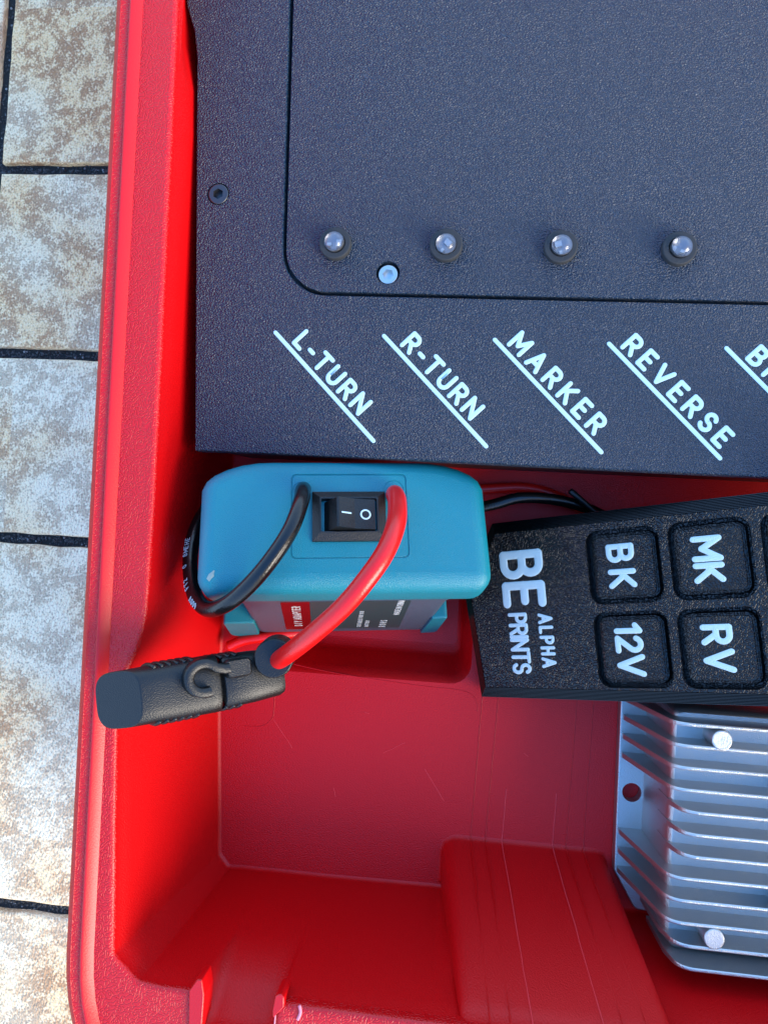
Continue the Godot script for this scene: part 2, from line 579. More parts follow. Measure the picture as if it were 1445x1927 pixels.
# ---- pavement
func build_ground() -> void:
	var g := Node3D.new()
	g.name = "pavement"
	g.position.y = GROUND_H * MM
	add_child(g)
	g.set_meta("kind", "structure")
	begin()
	quad(Vector3(-6000, -3, -6000), Vector3(6000, -3, -6000), Vector3(6000, -3, 6000), Vector3(-6000, -3, 6000))
	face_up(0, Vector3.UP)
	put("joint_sand", mats.joint, g)
	# grit in the joints
	var mm := MultiMesh.new()
	mm.transform_format = MultiMesh.TRANSFORM_3D
	mm.use_colors = true
	var ball := SphereMesh.new()
	ball.radius = 0.5 * MM; ball.height = 0.8 * MM; ball.radial_segments = 5; ball.rings = 3
	mm.mesh = ball
	mm.instance_count = 9000
	for i in mm.instance_count:
		var row: float = [-228.5, -150.1, -70.9, 6.8, 155.3, 233.0][i % 6]
		var p := Vector3(rng.randf_range(-300, -95), -2.9, row + rng.randfn(0.0, 1.1))
		if i % 7 == 0: p = Vector3(-207.5 + rng.randfn(0.0, 1.1), -2.9, rng.randf_range(-330, 240))
		var sc := rng.randf_range(0.4, 1.3)
		mm.set_instance_transform(i, Transform3D(Basis.from_euler(Vector3(rng.randf() * 3, rng.randf() * 3, 0)).scaled(Vector3(sc, sc * 0.8, sc)), p * MM))
		var g0 := rng.randf_range(0.012, 0.07) * (4.0 if rng.randf() < 0.06 else 1.0)
		mm.set_instance_color(i, Color(g0, g0 * 1.03, g0 * 1.02))
	var grit := MultiMeshInstance3D.new()
	grit.name = "joint_grit"
	grit.multimesh = mm
	var gm := mat(Color(1, 1, 1), 0.8)
	gm.vertex_color_use_as_albedo = true
	grit.material_override = gm
	grit.set_meta("kind", "stuff")
	g.add_child(grit, true)
	var zs := [-622.0, -466.0, -388.0, -310.0, -228.5, -150.1, -70.9, 6.8, 155.3, 233.0, 311.0, 467.0, 545.0]
	var cols := [-674.0, -519.0, -363.5, -207.5, -52.0, 103.0, 258.0, 413.0]
	for ci in cols.size() - 1:
		for ri in zs.size() - 1:
			begin()
			var jig := Vector2(rng.randf_range(-0.4, 0.4), rng.randf_range(-0.4, 0.4))
			var x0: float = cols[ci] + 2.2 + jig.x
			var x1: float = cols[ci + 1] - 2.2 + jig.x
			var z0: float = zs[ri] + 2.3
			var z1: float = zs[ri + 1] - 2.3
			plate(rough_rect(x0, z0, x1, z1, 0.35), [Vector2(0, -12), Vector2(0, -0.7), Vector2(0.35, -0.2), Vector2(1.1, 0)])
			var k := rng.randi_range(0, 3)
			if ci == 3: k = [3, 0, 1, 2, 0, 1, 2, 2, 3, 0, 1, 2][ri]
			put("paver", mats["paver%d" % k], g)

func rough_rect(x0: float, z0: float, x1: float, z1: float, j: float) -> PackedVector2Array:
	var o := PackedVector2Array()
	var c := [Vector2(x0, z0), Vector2(x1, z0), Vector2(x1, z1), Vector2(x0, z1)]
	for i in 4:
		var a: Vector2 = c[i]; var b: Vector2 = c[(i + 1) % 4]
		var n := int(a.distance_to(b) / 9.0)
		for k in n:
			var p := a.lerp(b, float(k) / n)
			if k > 0: p += Vector2(rng.randf_range(-j, j), rng.randf_range(-j, j))
			o.append(p)
	return o

# ---- red tool case
const LEDGE_H := 187.0
const FLOOR_H := 130.0

func rim_line() -> PackedVector2Array:    # foot of the rim's inner ridge, all round the case
	return rounded([Vector2(-101.0, -300), Vector2(300, -300), Vector2(300, 152), Vector2(-91.6, 152)], [30, 30, 30, 40], 12)

func build_case() -> void:
	var t := thing("tool_case", "open red plastic tool case with leather grained rim filling the left and bottom", "tool case")
	# rim: profile swept round the case (outward offset, height)
	var line := rim_line()
	var outer := [Vector2(-0.3, 184), Vector2(0.0, 186.95), Vector2(0.25, 187.3), Vector2(2.3, 188.6), Vector2(2.6, 188.75), Vector2(2.9, 188.75), Vector2(3.15, 188.6), Vector2(3.3, 188.05), Vector2(3.5, 187.9), Vector2(5.9, 187.8), Vector2(6.05, 187.95), Vector2(6.3, 187.9), Vector2(8.1, 186.3), Vector2(8.3, 185.8), Vector2(8.35, 178), Vector2(6.6, 175.5), Vector2(5.6, 120), Vector2(4.5, 93), Vector2(2.5, 90.2), Vector2(-4.0, 90.2), Vector2(-4.5, 120), Vector2(-0.5, 184)]
	begin()
	var groups := [[1, 8, "rim_ridge", "red_gloss"], [8, 10, "rim_groove", "red_leather"], [10, 14, "rim_lip", "red_fine"], [14, 21, "outer_wall", "red_fine"]]
	for gr in groups:
		begin()
		for k in range(gr[0], gr[1]):
			strip(lift(inset(line, -outer[k].x), outer[k].y), lift(inset(line, -outer[k + 1].x), outer[k + 1].y), true, 1)
		face_up(0, Vector3.UP if gr[2] != "outer_wall" else Vector3.UP)
		put(gr[2], mats[gr[3]], t)
	# opening outline (top of the inner walls) and the same points at the floor
	var top := []
	var bot := []
	for k in 30:
		var z := -298.0 + 14.0 * k
		if z > 16.0: break
		top.append(Vector2(-84.5 - maxf(0.0, -z) * 0.0225, z)); bot.append(Vector2(-82.3, z))
	for q in [[-84.5, 22], [-85.0, 27], [-86.2, 32], [-88.2, 37], [-90.0, 41], [-90.8, 46], [-90.6, 54], [-90.0, 66], [-89.2, 80], [-88.2, 95], [-87.3, 108]]:
		top.append(Vector2(q[0], q[1])); bot.append(Vector2(-82.2 + maxf(0, q[1] - 50) * 0.073, q[1]))
	top[top.size() - 1] = Vector2(-87.2, 112.2); bot[bot.size() - 1] = Vector2(-78.0, 108.0)
	top.append(Vector2(-86.6, 113.4)); bot.append(Vector2(-77.6, 108.8))
	top.append(Vector2(-80.9, 118.2)); bot.append(Vector2(-74.6, 112.2))
	top.append(Vector2(-79.6, 118.8)); bot.append(Vector2(-73.6, 112.5))
	for x in [-74.0, -69.0, -64.5]: top.append(Vector2(x, 119.4)); bot.append(Vector2(x + 4.0, 112.3))
	for x in [-63.2, -62.4, -59.0, -53.0, -47.0, -43.0, -42.2]: top.append(Vector2(x, 119.6)); bot.append(Vector2(lerpf(-59.5, -41.2, (x + 63.2) / 21.0), 112.2))
	for x in [-41.0, -34.0, -26.0, -16.0, -8.0, -2.0, 3.0]: top.append(Vector2(x, 119.8)); bot.append(Vector2(x * 0.9 - 3.6, lerpf(112.2, 111.4, (x + 41.0) / 44.0)))
	# the boss that stands out of the front wall
	var btop := [[5.0, 121.0], [5.4, 120.4], [6.4, 119.9], [8.0, 119.7]]
	var bbot := [[-3.0, 109.5], [-2.9, 100.0], [-2.2, 97.0], [0.2, 95.3]]
	for k in 4: top.append(Vector2(btop[k][0], btop[k][1])); bot.append(Vector2(bbot[k][0], bbot[k][1]))
	for k in 9:
		var s := float(k) / 8.0
		top.append(Vector2(lerpf(9.5, 56.0, s), 119.7)); bot.append(Vector2(lerpf(2.0, 46.0, s), 95.0))
	for q in [[58.0, 120.4, 48.2, 95.8], [58.8, 121.5, 49.0, 98.0], [59.0, 122.0, 49.4, 110.0]]:
		top.append(Vector2(q[0], q[1])); bot.append(Vector2(q[2], q[3]))
	top.append(Vector2(62.0, 120.0)); bot.append(Vector2(53.0, 112.5))
	for x in [80.0, 120.0, 200.0, 286.0]: top.append(Vector2(x, 119.8)); bot.append(Vector2(x - 4.0, 112.5))
	# walls as one smooth skin, split into left wall, front wall, boss
	var i_front := 0
	var i_boss := 0
	for i in top.size():
		if top[i].x > -80.5 and i_front == 0: i_front = i
		if bot[i].y == 109.5: i_boss = i
	for part in [[0, i_front, "left_wall"], [i_front, i_boss, "front_wall"], [i_boss, i_boss + 15, "wall_boss"], [i_boss + 15, top.size() - 1, "front_wall"]]:
		begin()
		var rows := []
		var prof := [[0.0, LEDGE_H - 1.2], [0.02, LEDGE_H - 3.0], [0.07, 182.5], [0.13, 179.5], [0.2, 176.0], [0.3, 170.5], [0.45, 162.0], [0.7, 147.0], [0.93, 133.6], [0.975, 131.4], [1.0, 130.35], [1.0, FLOOR_H]]
		for pr in prof:
			var row := PackedVector3Array()
			for i in range(part[0], part[1] + 1):
				var hh: float = pr[1]
				var tt: float = pr[0]
				var q: Vector2 = top[i].lerp(bot[i], tt)
				if top[i].y < 0.0: q.x -= 4.6 * smoothstep(-124.0, -150.0, top[i].y) * smoothstep(185.8, 177.0, pr[1])
				if top[i].x > -62.6 and top[i].x < -42.9 and top[i].y > 0.0: q.y += 9.5 * pow(smoothstep(164.0, 187.0, hh), 1.2)     # set back behind the latch notch
				if pr[1] == FLOOR_H: q += inward(bot, i) * 0.9
				row.append(Vector3(q.x, hh, q.y))
			rows.append(row)
		for k in rows.size() - 1: strip(rows[k], rows[k + 1], false, 1)
		face_up(0, Vector3.UP)
		put(part[2], mats.red_fine, t)
	# ledges between rim and opening
	var n0 := rim_line()
	var left := PackedVector2Array()
	var i_end := 0
	for i in top.size():
		if top[i].x > -63.5: i_end = i; break
	for i in i_end + 1: left.append(top[i])
	left.append(Vector2(-62.9, 128)); left.append(Vector2(-62.6, 151.6))
	var wide := inset(n0, -1.7)
	for i in n0.size():
		if n0[i].x < -63.0 and n0[i].y > 0: left.append(wide[i])
	for i in n0.size():
		if n0[i].x < -95.0 and n0[i].y < 0: left.append(wide[i])
	begin()
	plate(left, [Vector2(0, 183), Vector2(0, 185.6), Vector2(0.1, 186.2), Vector2(0.35, 186.6), Vector2(0.75, 186.88), Vector2(1.3, 187)])
	put("ledge", mats.red_leather, t)
	begin()
	var right := PackedVector2Array([Vector2(-42.6, 120.4)])
	for x in [-40.0, -30.0, -20.0, -8.0, 0.0, 5.0]: right.append(Vector2(x, 119.6))
	for x in [10.0, 30.0, 57.0]: right.append(Vector2(x, 119.5))
	right.append_array(PackedVector2Array([Vector2(80, 119.6), Vector2(299, 119.6), Vector2(299, 152), Vector2(-42.6, 152)]))
	plate(right, [Vector2(0, 183), Vector2(0, 185.4), Vector2(0.12, 186.2), Vector2(0.5, 186.8), Vector2(1.1, 187.1), Vector2(1.9, 187.2)])
	put("front_ledge", mats.red_leather, t)
	# back and right ledges and walls out of the picture
	begin()
	plate(PackedVector2Array([Vector2(-86, -299.6), Vector2(299, -299.6), Vector2(299, -287), Vector2(-86, -287)]), [Vector2(0, FLOOR_H), Vector2(0, 186.5)])
	put("back_wall", mats.red_fine, t)
	begin()
	plate(PackedVector2Array([Vector2(286, -286.9), Vector2(299.6, -286.9), Vector2(299.6, 119.4), Vector2(286, 119.4)]), [Vector2(0, FLOOR_H), Vector2(0, 186.5)])
	put("right_wall", mats.red_fine, t)
	# little posts at the notch in the front
	begin()
	plate(rounded([Vector2(-65.6, 119.0), Vector2(-63.6, 115.8), Vector2(-62.3, 115.8), Vector2(-61.4, 119.5), Vector2(-61.7, 150.0), Vector2(-64.0, 150.0)], [0.5, 0.6, 0.6, 0.5, 0, 0], 3), [Vector2(0, 181), Vector2(0, 187.4), Vector2(0.1, 187.7), Vector2(0.3, 187.9)])
	put("notch_post", mats.red_gloss, t)
	begin()
	plate(rounded([Vector2(-43.2, 121.0), Vector2(-42.6, 117.2), Vector2(-41.3, 116.6), Vector2(-40.3, 117.4), Vector2(-40.2, 119.9), Vector2(-42.9, 123.0)], [0.3, 0.6, 0.6, 0.5, 0, 0], 3), [Vector2(0, 181), Vector2(0, 187.8), Vector2(0.1, 188.1), Vector2(0.25, 188.2)])
	put("notch_post", mats.red_gloss, t)
	# floor with the sunken tray under the adapter
	var rim2 := rrect(-66.0, -8.0, 3.6, 45.4, 7.0, 6)
	begin()
	var fl := PackedVector2Array([Vector2(-84, -299), Vector2(286, -299), Vector2(286, 120), Vector2(-84, 120)])
	plate(fl, [Vector2(0, 108), Vector2(0, FLOOR_H)], [[rim2, 115.0]])
	put("floor", mats.red_fine, t)
	begin()
	var rings := []
	for q in [[0.0, 130.02], [0.15, 129.8], [0.5, 129.3], [1.4, 127.0], [3.4, 118.6], [4.2, 117.4], [5.4, 116.9]]:
		var p2 := inset(rim2, q[0])
		for k in p2.size():
			if p2[k].y > 15.0: p2[k].y -= q[0] * 1.1
		rings.append(lift(p2, q[1]))
	for k in rings.size() - 1: strip(rings[k], rings[k + 1], true, 1)
	cap(rings[rings.size() - 1])
	face_up(0, Vector3.UP)
	put("floor_tray", mats.red_fine, t)
	# mould flash lines on the floor, up the boss
	var seams := [[8.0, 40.0, 6.2, 95.0, 12.2], [13.2, 40.0, 11.0, 95.0, 17.5], [17.0, 78.0, 16.2, 95.0, 23.0], [33.0, 78.0, 32.4, 95.0, 41.0], [38.2, 40.0, 36.6, 95.0, 46.0], [43.4, 40.0, 42.0, 95.0, 52.0]]
	for s in seams:
		begin()
		var pts := []
		for k in 8: pts.append(Vector3(lerpf(s[0], s[2], k / 8.0) + rng.randf_range(-0.08, 0.08), FLOOR_H, lerpf(s[1], s[3] - 0.5, k / 8.0)))
		pts.append(Vector3(s[2], FLOOR_H + 0.2, s[3] - 0.4))
		for k in 12:
			var f := (k + 0.6) / 12.0
			pts.append(Vector3(lerpf(s[2], s[4], f) + rng.randf_range(-0.12, 0.12), lerpf(131.0, 187.0, f), lerpf(95.0, 119.7, f)))
		tube(pts, 0.16, 6, false)
		put("mould_line", mats.red_gloss if s[1] < 60.0 else mats.red_scratch, t)
	begin()
	tube(smooth([Vector3(-56, 130, 43.0), Vector3(-40, 130, 45.0), Vector3(-14, 130, 46.8), Vector3(1.0, 130, 47.4), Vector3(5.6, 130, 50.0), Vector3(6.4, 130, 54.0)], 4), 0.14, 6, false)
	put("mould_line", mats.red_gloss, t)
	begin()
	tube(smooth([Vector3(-62.2, 130, 46.0), Vector3(-62.0, 130, 58.0), Vector3(-62.6, 130, 62.0), Vector3(-66.0, 130, 64.6), Vector3(-72.0, 130, 65.0)], 5), 0.14, 6, false)
	put("mould_line", mats.red_gloss, t)

	# wear: fine pale scratches and one scuff on the front ledge
	var marks := [
		[Vector3(-62, 130, 62), Vector3(-55, 130, 71)], [Vector3(-24, 130, 70), Vector3(-17, 130, 66)], [Vector3(-40, 130, 83), Vector3(-39.2, 130, 86)],
		[Vector3(-10, 130, 74), Vector3(-3, 130, 84)], [Vector3(-31, 130, 57), Vector3(-29.6, 130, 57.4)], [Vector3(22, 130, 66), Vector3(23.4, 130, 67)],
		[Vector3(-84.6, 158, 98), Vector3(-82.3, 140, 72)], [Vector3(-83.6, 150, 92), Vector3(-82.2, 139, 80)], [Vector3(-82.6, 141, 100), Vector3(-82.0, 138.4, 96)],
		[Vector3(45.5, 150, 104.2), Vector3(47.3, 151, 104.6)], [Vector3(47, 160, 108.4), Vector3(47.5, 160, 108.4)], [Vector3(17, 172, 113.4), Vector3(18.4, 173, 113.8)]]
	for m in marks:
		begin()
		var pts := []
		for k in 9:
			var q: Vector3 = m[0].lerp(m[1], k / 8.0) + Vector3(rng.randf_range(-0.1, 0.1), 0, rng.randf_range(-0.1, 0.1))
			pts.append(q)
		tube(pts, 0.1, 6)
		put("scratch", mats.red_scratch, t)
	begin()
	tube(smooth([Vector3(-36.4, 187.0, 119.7), Vector3(-36.0, 187.25, 121.2), Vector3(-36.6, 187.2, 123.0)], 4), 0.42, 8)
	tube(smooth([Vector3(-42.5, 187.3, 122.6), Vector3(-42.5, 187.4, 125.0), Vector3(-42.6, 187.2, 128.0)], 4), 0.2, 8)
	put("scuff", mats.red_scuff, t)

func inward(p: Array, i: int) -> Vector2:
	var a: Vector2 = p[maxi(i - 1, 0)]; var b: Vector2 = p[mini(i + 1, p.size() - 1)]
	var d := (b - a).normalized()
	return Vector2(d.y, -d.x)

# ---- black control panel
const PANEL_H := 175.0
func hexagon(x: float, z: float, r: float, turn: float) -> PackedVector2Array:
	var o := PackedVector2Array()
	for k in 6: o.append(Vector2(x + r * cos(TAU * k / 6 + turn), z + r * sin(TAU * k / 6 + turn)))
	return o

func build_panel() -> void:
	var t := thing("control_panel", "black printed control panel with row of clear indicator lights and slanted labels", "control panel")
	# frame: a sheet with a rounded opening, cut open far to the right
	var outer := [Vector2(-78.7, -23.4), Vector2(-86.1, -139.0), Vector2(-87.4, -147.0), Vector2(-90.2, -155.0), Vector2(-92.0, -166.0), Vector2(-92.0, -215.0), Vector2(230.0, -215.0), Vector2(230.0, -60.02)]
	var inner := [Vector2(212.0, -60.02), Vector2(212.0, -195.0), Vector2(-60.6, -195.0)]
	var corner := []
	for k in 13:
		var a := deg_to_rad(180.0 - 90.0 * k / 12.0)
		corner.append(Vector2(-43.2 + 13.4 * cos(a), -83.0 + 13.4 * sin(a) + 0.4))
	inner.append(Vector2(-56.7, -84.0))
	for c in corner.slice(1): inner.append(c)
	inner += [Vector2(76.0, -68.9), Vector2(212.0, -68.0), Vector2(212.0, -60.0)]
	var poly := PackedVector2Array(outer + inner + [Vector2(230.0, -60.0), Vector2(230.0, -22.6), Vector2(78.0, -22.9), Vector2(0.0, -23.3)])
	begin()
	plate(poly, [Vector2(0, 170.5), Vector2(0, 174.6), Vector2(0.12, 174.9), Vector2(0.35, PANEL_H)], [[circle(-76.9, -98.4, 3.3, 24), 171.2]], FLAT)
	put("frame", mats.panel, t)
	# the housing below it
	begin()
	plate(PackedVector2Array([Vector2(-77.4, -24.6), Vector2(-84.6, -139.0), Vector2(-84.6, -214.0), Vector2(229, -214.0), Vector2(229, -23.8)]), [Vector2(2.0, 131), Vector2(0.0, 170.4)], [], FLAT)
	put("housing", mats.black, t)
	# inset plate, a hair lower, with the counterbore for its screw
	var ip := PackedVector2Array([Vector2(211.2, -194.2), Vector2(-59.5, -194.2), Vector2(-55.75, -84.0)])
	for k in range(1, 13):
		var a := deg_to_rad(180.0 - 90.0 * k / 12.0)
		ip.append(Vector2(-43.2 + 12.5 * cos(a), -83.0 + 12.5 * sin(a) + 0.3))
	ip.append(Vector2(76.0, -69.8)); ip.append(Vector2(211.2, -68.9))
	begin()
	plate(ip, [Vector2(0, 170.6), Vector2(0, 174.9), Vector2(0.15, 175.05)], [[circle(-26.0, -75.9, 3.35, 28), 171.0]], FLAT)
	put("inset_plate", mats.panel, t)
	# screws
	for s in [[-26.0, -75.6, 2.85, 174.6, "steel", 0.2, "bright socket head screw"], [-76.9, -98.4, 3.05, 175.1, "dark_steel", 0.5, "dark socket head screw"]]:
		begin()
		plate(circle(s[0], s[1], s[2], 32), bevel(171.1, s[3], 0.4, 3), [[hexagon(s[0], s[1], 1.6, s[5]), s[3] - 1.8]])
		put("screw", mats[s[4]], t, s[6])
	# indicator lights: black holder, bright cup, clear dome a little askew
	var lean := [Vector2(-0.10, -0.12), Vector2(0.0, -0.02), Vector2(0.1, -0.1), Vector2(0.22, -0.1)]
	for k in 4:
		var hub := Node3D.new()
		hub.name = "indicator_light"
		t.add_child(hub, true)
		hub.position = Vector3(-41.3 + 31.25 * k, PANEL_H, -83.6 + 0.1 * k) * MM
		begin()
		plate(circle(0, 0, 4.55, 36), bevel(-1.0, 1.9, 0.35, 3), [[circle(0, 0, 3.0, 28), 0.2]])
		put("holder", mats.rubber, hub)
		begin()
		var bowl := []
		for q in [[2.45, 1.9], [2.3, 1.2], [1.7, 0.75], [0.6, 0.6]]: bowl.append(lift(circle(0, 0, q[0], 28), q[1]))
		for j in 3: strip(bowl[j], bowl[j + 1], true, 1)
		cap(bowl[3])
		face_up(0, Vector3.UP)
		var cup := put("reflector", mats.cup, hub)
		cup.rotation = Vector3(lean[k].y, 0, -lean[k].x)
		begin()
		plate(rrect(0.15, -0.8 + 0.1 * k, 1.15, 0.5, 0.1, 2), [Vector2(0, 0.6), Vector2(0, 1.0)], [], FLAT)
		plate(rrect(-1.5, -0.25, -0.7, 0.3, 0.1, 2), [Vector2(0, 0.7), Vector2(0, 1.1)], [], FLAT)
		var leads := put("lead_frame", mats.lead, hub)
		leads.rotation = Vector3(lean[k].y, 0.9 * k, -lean[k].x)
		begin()
		var rings := []
		for q in [[2.75, 0.3], [2.86, 0.45], [2.86, 1.9]]: rings.append(lift(circle(0, 0, q[0], 40), q[1]))
		for j in range(1, 14):
			var a := PI / 2 * j / 14.0
			rings.append(lift(circle(0, 0, 2.86 * cos(a), 40), 1.9 + 2.5 * sin(a)))
		loft(rings)
		var dome := put("lens", mats.lens, hub)
		dome.rotation = Vector3(lean[k].y, 0, -lean[k].x)
	# slanted labels: white bar and word
	var words := [["L-TURN", 6.2, 28.3, -57.5, -58.3], ["R-TURN", 5.7, 28.8, -26.3, -58.1], ["MARKER", 3.9, 34.2, 4.5, -57.8], ["REVERSE", 3.4, 37.4, 35.2, -57.5], ["BRAKE", 6.0, 27.5, 65.7, -57.1]]
	var along := Vector3(0.707, 0, 0.707)
	var up := Vector3(0.707, 0, -0.707)
	for w in words:
		var o := Vector3(w[3], PANEL_H, w[4])
		begin()
		stroke([Vector2(0.3, 0), Vector2(12, 0), Vector2(30, 0), Vector2(42.6, 0)], 0.6, 0.1, o, along, up)
		put("label_bar", mats.white, t)
		begin()
		text(w[0], o + along * w[1] + up * 1.95, along, up, 4.75, w[2] - 0.6, 0.63, 0.1)
		put("label_word", mats.white, t)

# ---- teal battery adapter
func frame(o: Vector3, r: Vector3, u: Vector3, s: Vector3) -> Transform3D:
	return Transform3D(Basis(r, u, s).orthonormalized(), o)

func adapter_frame() -> Transform3D:
	return frame(Vector3(-32.9, 181.0, -4.6), Vector3(0.9791, -0.1927, -0.0648), Vector3(0.1627, 0.9338, -0.3186), Vector3(0.1219, 0.3014, 0.9457))

func build_adapter() -> void:
	var t := thing("battery_adapter", "teal plastic battery adapter with black rocker switch leaning on the panel", "battery adapter", adapter_frame())
	var o2 := []
	var half := [Vector2(20.0, -19.6), Vector2(24.0, -19.45), Vector2(28.5, -18.7), Vector2(32.5, -17.4), Vector2(36.0, -15.6), Vector2(38.2, -13.6), Vector2(39.3, -11.0)]
	for p in half: o2.append(p)
	for k in 7: o2.append(Vector2(34.6 + 5.0 * cos(PI / 2 * k / 6), 13.6 + 5.0 * sin(PI / 2 * k / 6)))
	for k in 7: o2.append(Vector2(-34.4 - 4.8 * sin(PI / 2 * k / 6), 13.6 + 4.8 * cos(PI / 2 * k / 6)))
	for i in range(half.size() - 1, -1, -1): o2.append(Vector2(-half[i].x, half[i].y))
	var outline := PackedVector2Array(o2)
	# cap with rounded top edge; holes for the wires and the switch
	begin()
	var prof := [Vector2(1.6, -13.4), Vector2(0.6, -12.7), Vector2(0.15, -11.8), Vector2(0.0, -10.8), Vector2(0.0, -4.6)]
	for k in range(1, 8):
		var a := PI / 2 * k / 7
		prof.append(Vector2(4.6 * (1 - cos(a)), -4.6 + 4.6 * sin(a)))
	plate(outline, prof, [[rrect(-14.7, -14.6, 17.1, 9.9, 1.4, 4), -0.25]])
	put("cap", mats.teal, t)
	begin()
	plate(rrect(-14.45, -14.35, 16.85, 9.65, 1.3, 4), [Vector2(0, -1.4), Vector2(0, -0.25), Vector2(0.2, -0.1)], [[circle(-11.9, -10.0, 2.3, 28), -4.0], [circle(13.5, -9.9, 2.8, 28), -4.0]])
	put("switch_panel", mats.teal, t)
	# body below: straight front, rails at the foot
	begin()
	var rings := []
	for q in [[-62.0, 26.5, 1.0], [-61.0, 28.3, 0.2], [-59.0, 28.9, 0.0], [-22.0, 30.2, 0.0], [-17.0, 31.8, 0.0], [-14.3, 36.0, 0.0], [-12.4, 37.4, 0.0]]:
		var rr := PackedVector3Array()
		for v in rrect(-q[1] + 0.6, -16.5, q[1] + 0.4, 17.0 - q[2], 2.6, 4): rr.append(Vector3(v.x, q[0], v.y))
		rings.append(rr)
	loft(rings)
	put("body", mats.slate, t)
	begin()
	tv = PackedVector3Array(); tg = PackedInt32Array()
	for side in 2:
		begin()
		var rail := rounded([Vector2(-37.2, -43.0), Vector2(-27.6, -43.0), Vector2(-27.4, -63.4), Vector2(-36.8, -63.4)] if side == 0 else [Vector2(28.2, -41.0), Vector2(33.2, -40.0), Vector2(32.8, -63.0), Vector2(27.2, -63.4)], [1.0, 0.6, 0.6, 7.0] if side == 0 else [0.6, 1.0, 3.0, 0.6], 6)
		var ra := []
		for q in [[-14.0, 0.0], [16.8, 0.0], [17.3, 0.08], [17.5, 0.25]]:
			var rr := PackedVector3Array()
			for v in inset(rail, q[1]): rr.append(Vector3(v.x, v.y, q[0]))
			ra.append(rr)
		loft(ra)
		put("rail", mats.teal, t)
	for s in [-1, 1]:
		begin()
		plate(rrect(-34.6 if s < 0 else 29.9, 6.0, -30.4 if s < 0 else 31.6, 15.0, 0.6, 3), [Vector2(0, -46), Vector2(0, -43.2 if s < 0 else -41.0)], [], FLAT)
		put("contact_slot", mats.black, t)
	# rocker switch
	begin()
	plate(PackedVector2Array([Vector2(-8.9, -9.0), Vector2(11.0, -9.0), Vector2(11.0, 5.2), Vector2(-8.9, 5.2)]), [Vector2(0, -0.4), Vector2(0, 0.7), Vector2(1.9, 1.9), Vector2(2.1, 2.0)], [[rrect(-6.5, -6.5, 8.5, 2.9, 0.3, 2), -3.0]], FLAT)
	put("switch_bezel", mats.black_grain, t)
	begin()
	var fx := tv.size()
	var za := -6.0; var zb := 2.5
	var rk := [Vector2(-6.1, -2.6), Vector2(-5.9, -0.4), Vector2(-2.35, 4.5), Vector2(-1.75, 4.75), Vector2(2.5, 3.0), Vector2(8.0, 2.3), Vector2(8.1, -2.6)]
	var ringa := PackedVector3Array(); var ringb := PackedVector3Array()
	for v in rk:
		ringa.append(Vector3(v.x, v.y, za)); ringb.append(Vector3(v.x, v.y, zb))
	cap(ringa); cap(ringb); strip(ringa, ringb, true, FLAT)
	orient(fx)
	var rocker := put("rocker", mats.black_grain, t)
	begin()
	var exr := Vector3(4.25, -1.75, 0).normalized()
	stroke([Vector2(0.9, 0), Vector2(3.4, 0)], 0.22, 0.05, Vector3(-1.75, 4.75, -1.7), exr, Vector3(0, 0, -1))
	put("on_mark", mats.white, rocker)
	begin()
	var ring := []
	for k in 25: ring.append(Vector2(5.8 + 1.25 * cos(TAU * k / 24), 1.25 * sin(TAU * k / 24)))
	stroke(ring, 0.23, 0.05, Vector3(2.5, 3.0, -1.6) - Vector3(5.5, -0.7, 0).normalized() * 2.9, Vector3(5.5, -0.7, 0).normalized(), Vector3(0, 0, -1))
	put("off_mark", mats.white, rocker)
	# sticker on the front
	begin()
	sheet_front(-9.9, -55.6, 19.2, -18.5, 17.08)
	var stk := put("sticker", mats.sticker_green, t)
	begin()
	sheet_front(-18.2, -55.6, -9.95, -18.5, 17.08)
	put("sticker_band", mats.sticker_red, stk)
	begin()
	var upv := Vector3(-1, 0, 0); var alv := Vector3(0, 1, 0)
	text("DIY", Vector3(-12.9, -50.0, 17.12), alv, upv, 2.2, 7.0, 0.2, 0.03)
	text("ADAPTER", Vector3(-12.9, -40.5, 17.12), alv, upv, 2.2, 17.0, 0.2, 0.03)
	text("SUITABLE", Vector3(6.2, -53.0, 17.12), alv, upv, 1.2, 11.5, 0.13, 0.03)
	text("FOR", Vector3(6.2, -40.2, 17.12), alv, upv, 1.2, 4.0, 0.13, 0.03)
	text("18V", Vector3(6.2, -34.8, 17.12), alv, upv, 1.2, 4.0, 0.13, 0.03)
	text("BATTERY", Vector3(8.6, -53.0, 17.12), alv, upv, 1.1, 9.0, 0.12, 0.03)
	text("ROHS", Vector3(14.2, -53.6, 17.12), alv, upv, 1.9, 9.5, 0.2, 0.03)
	text("MADE", Vector3(17.2, -36.0, 17.12), alv, upv, 1.6, 6.8, 0.16, 0.03)
	text("IN", Vector3(17.2, -27.8, 17.12), alv, upv, 1.6, 2.0, 0.16, 0.03)
	text("CHINA", Vector3(17.2, -24.4, 17.12), alv, upv, 1.6, 6.4, 0.16, 0.03)
	put("sticker_lettering", mats.ink, stk)
	# a chip knocked out of the corner paint
	begin()
	var chip := [Vector2(-36.9, 15.2), Vector2(-36.0, 13.4), Vector2(-34.9, 12.7), Vector2(-34.2, 11.9), Vector2(-33.6, 12.2), Vector2(-34.0, 13.4), Vector2(-33.9, 14.6), Vector2(-34.9, 15.4), Vector2(-35.8, 16.4)]
	var cp := PackedVector3Array()
	for k in chip.size(): chip[k] = chip[k].lerp(Vector2(-35.2, 14.3), 0.35)
	for v in chip: cp.append(Vector3(v.x, adapter_skin(v) + 0.06, v.y))
	var mid := Vector3(-35.0, adapter_skin(Vector2(-35.0, 14.2)) + 0.25, 14.2)
	for i in cp.size(): tri(mid, cp[i], cp[(i + 1) % cp.size()])
	face_up(0, Vector3.UP)
	put("paint_chip", mats.chip, t)

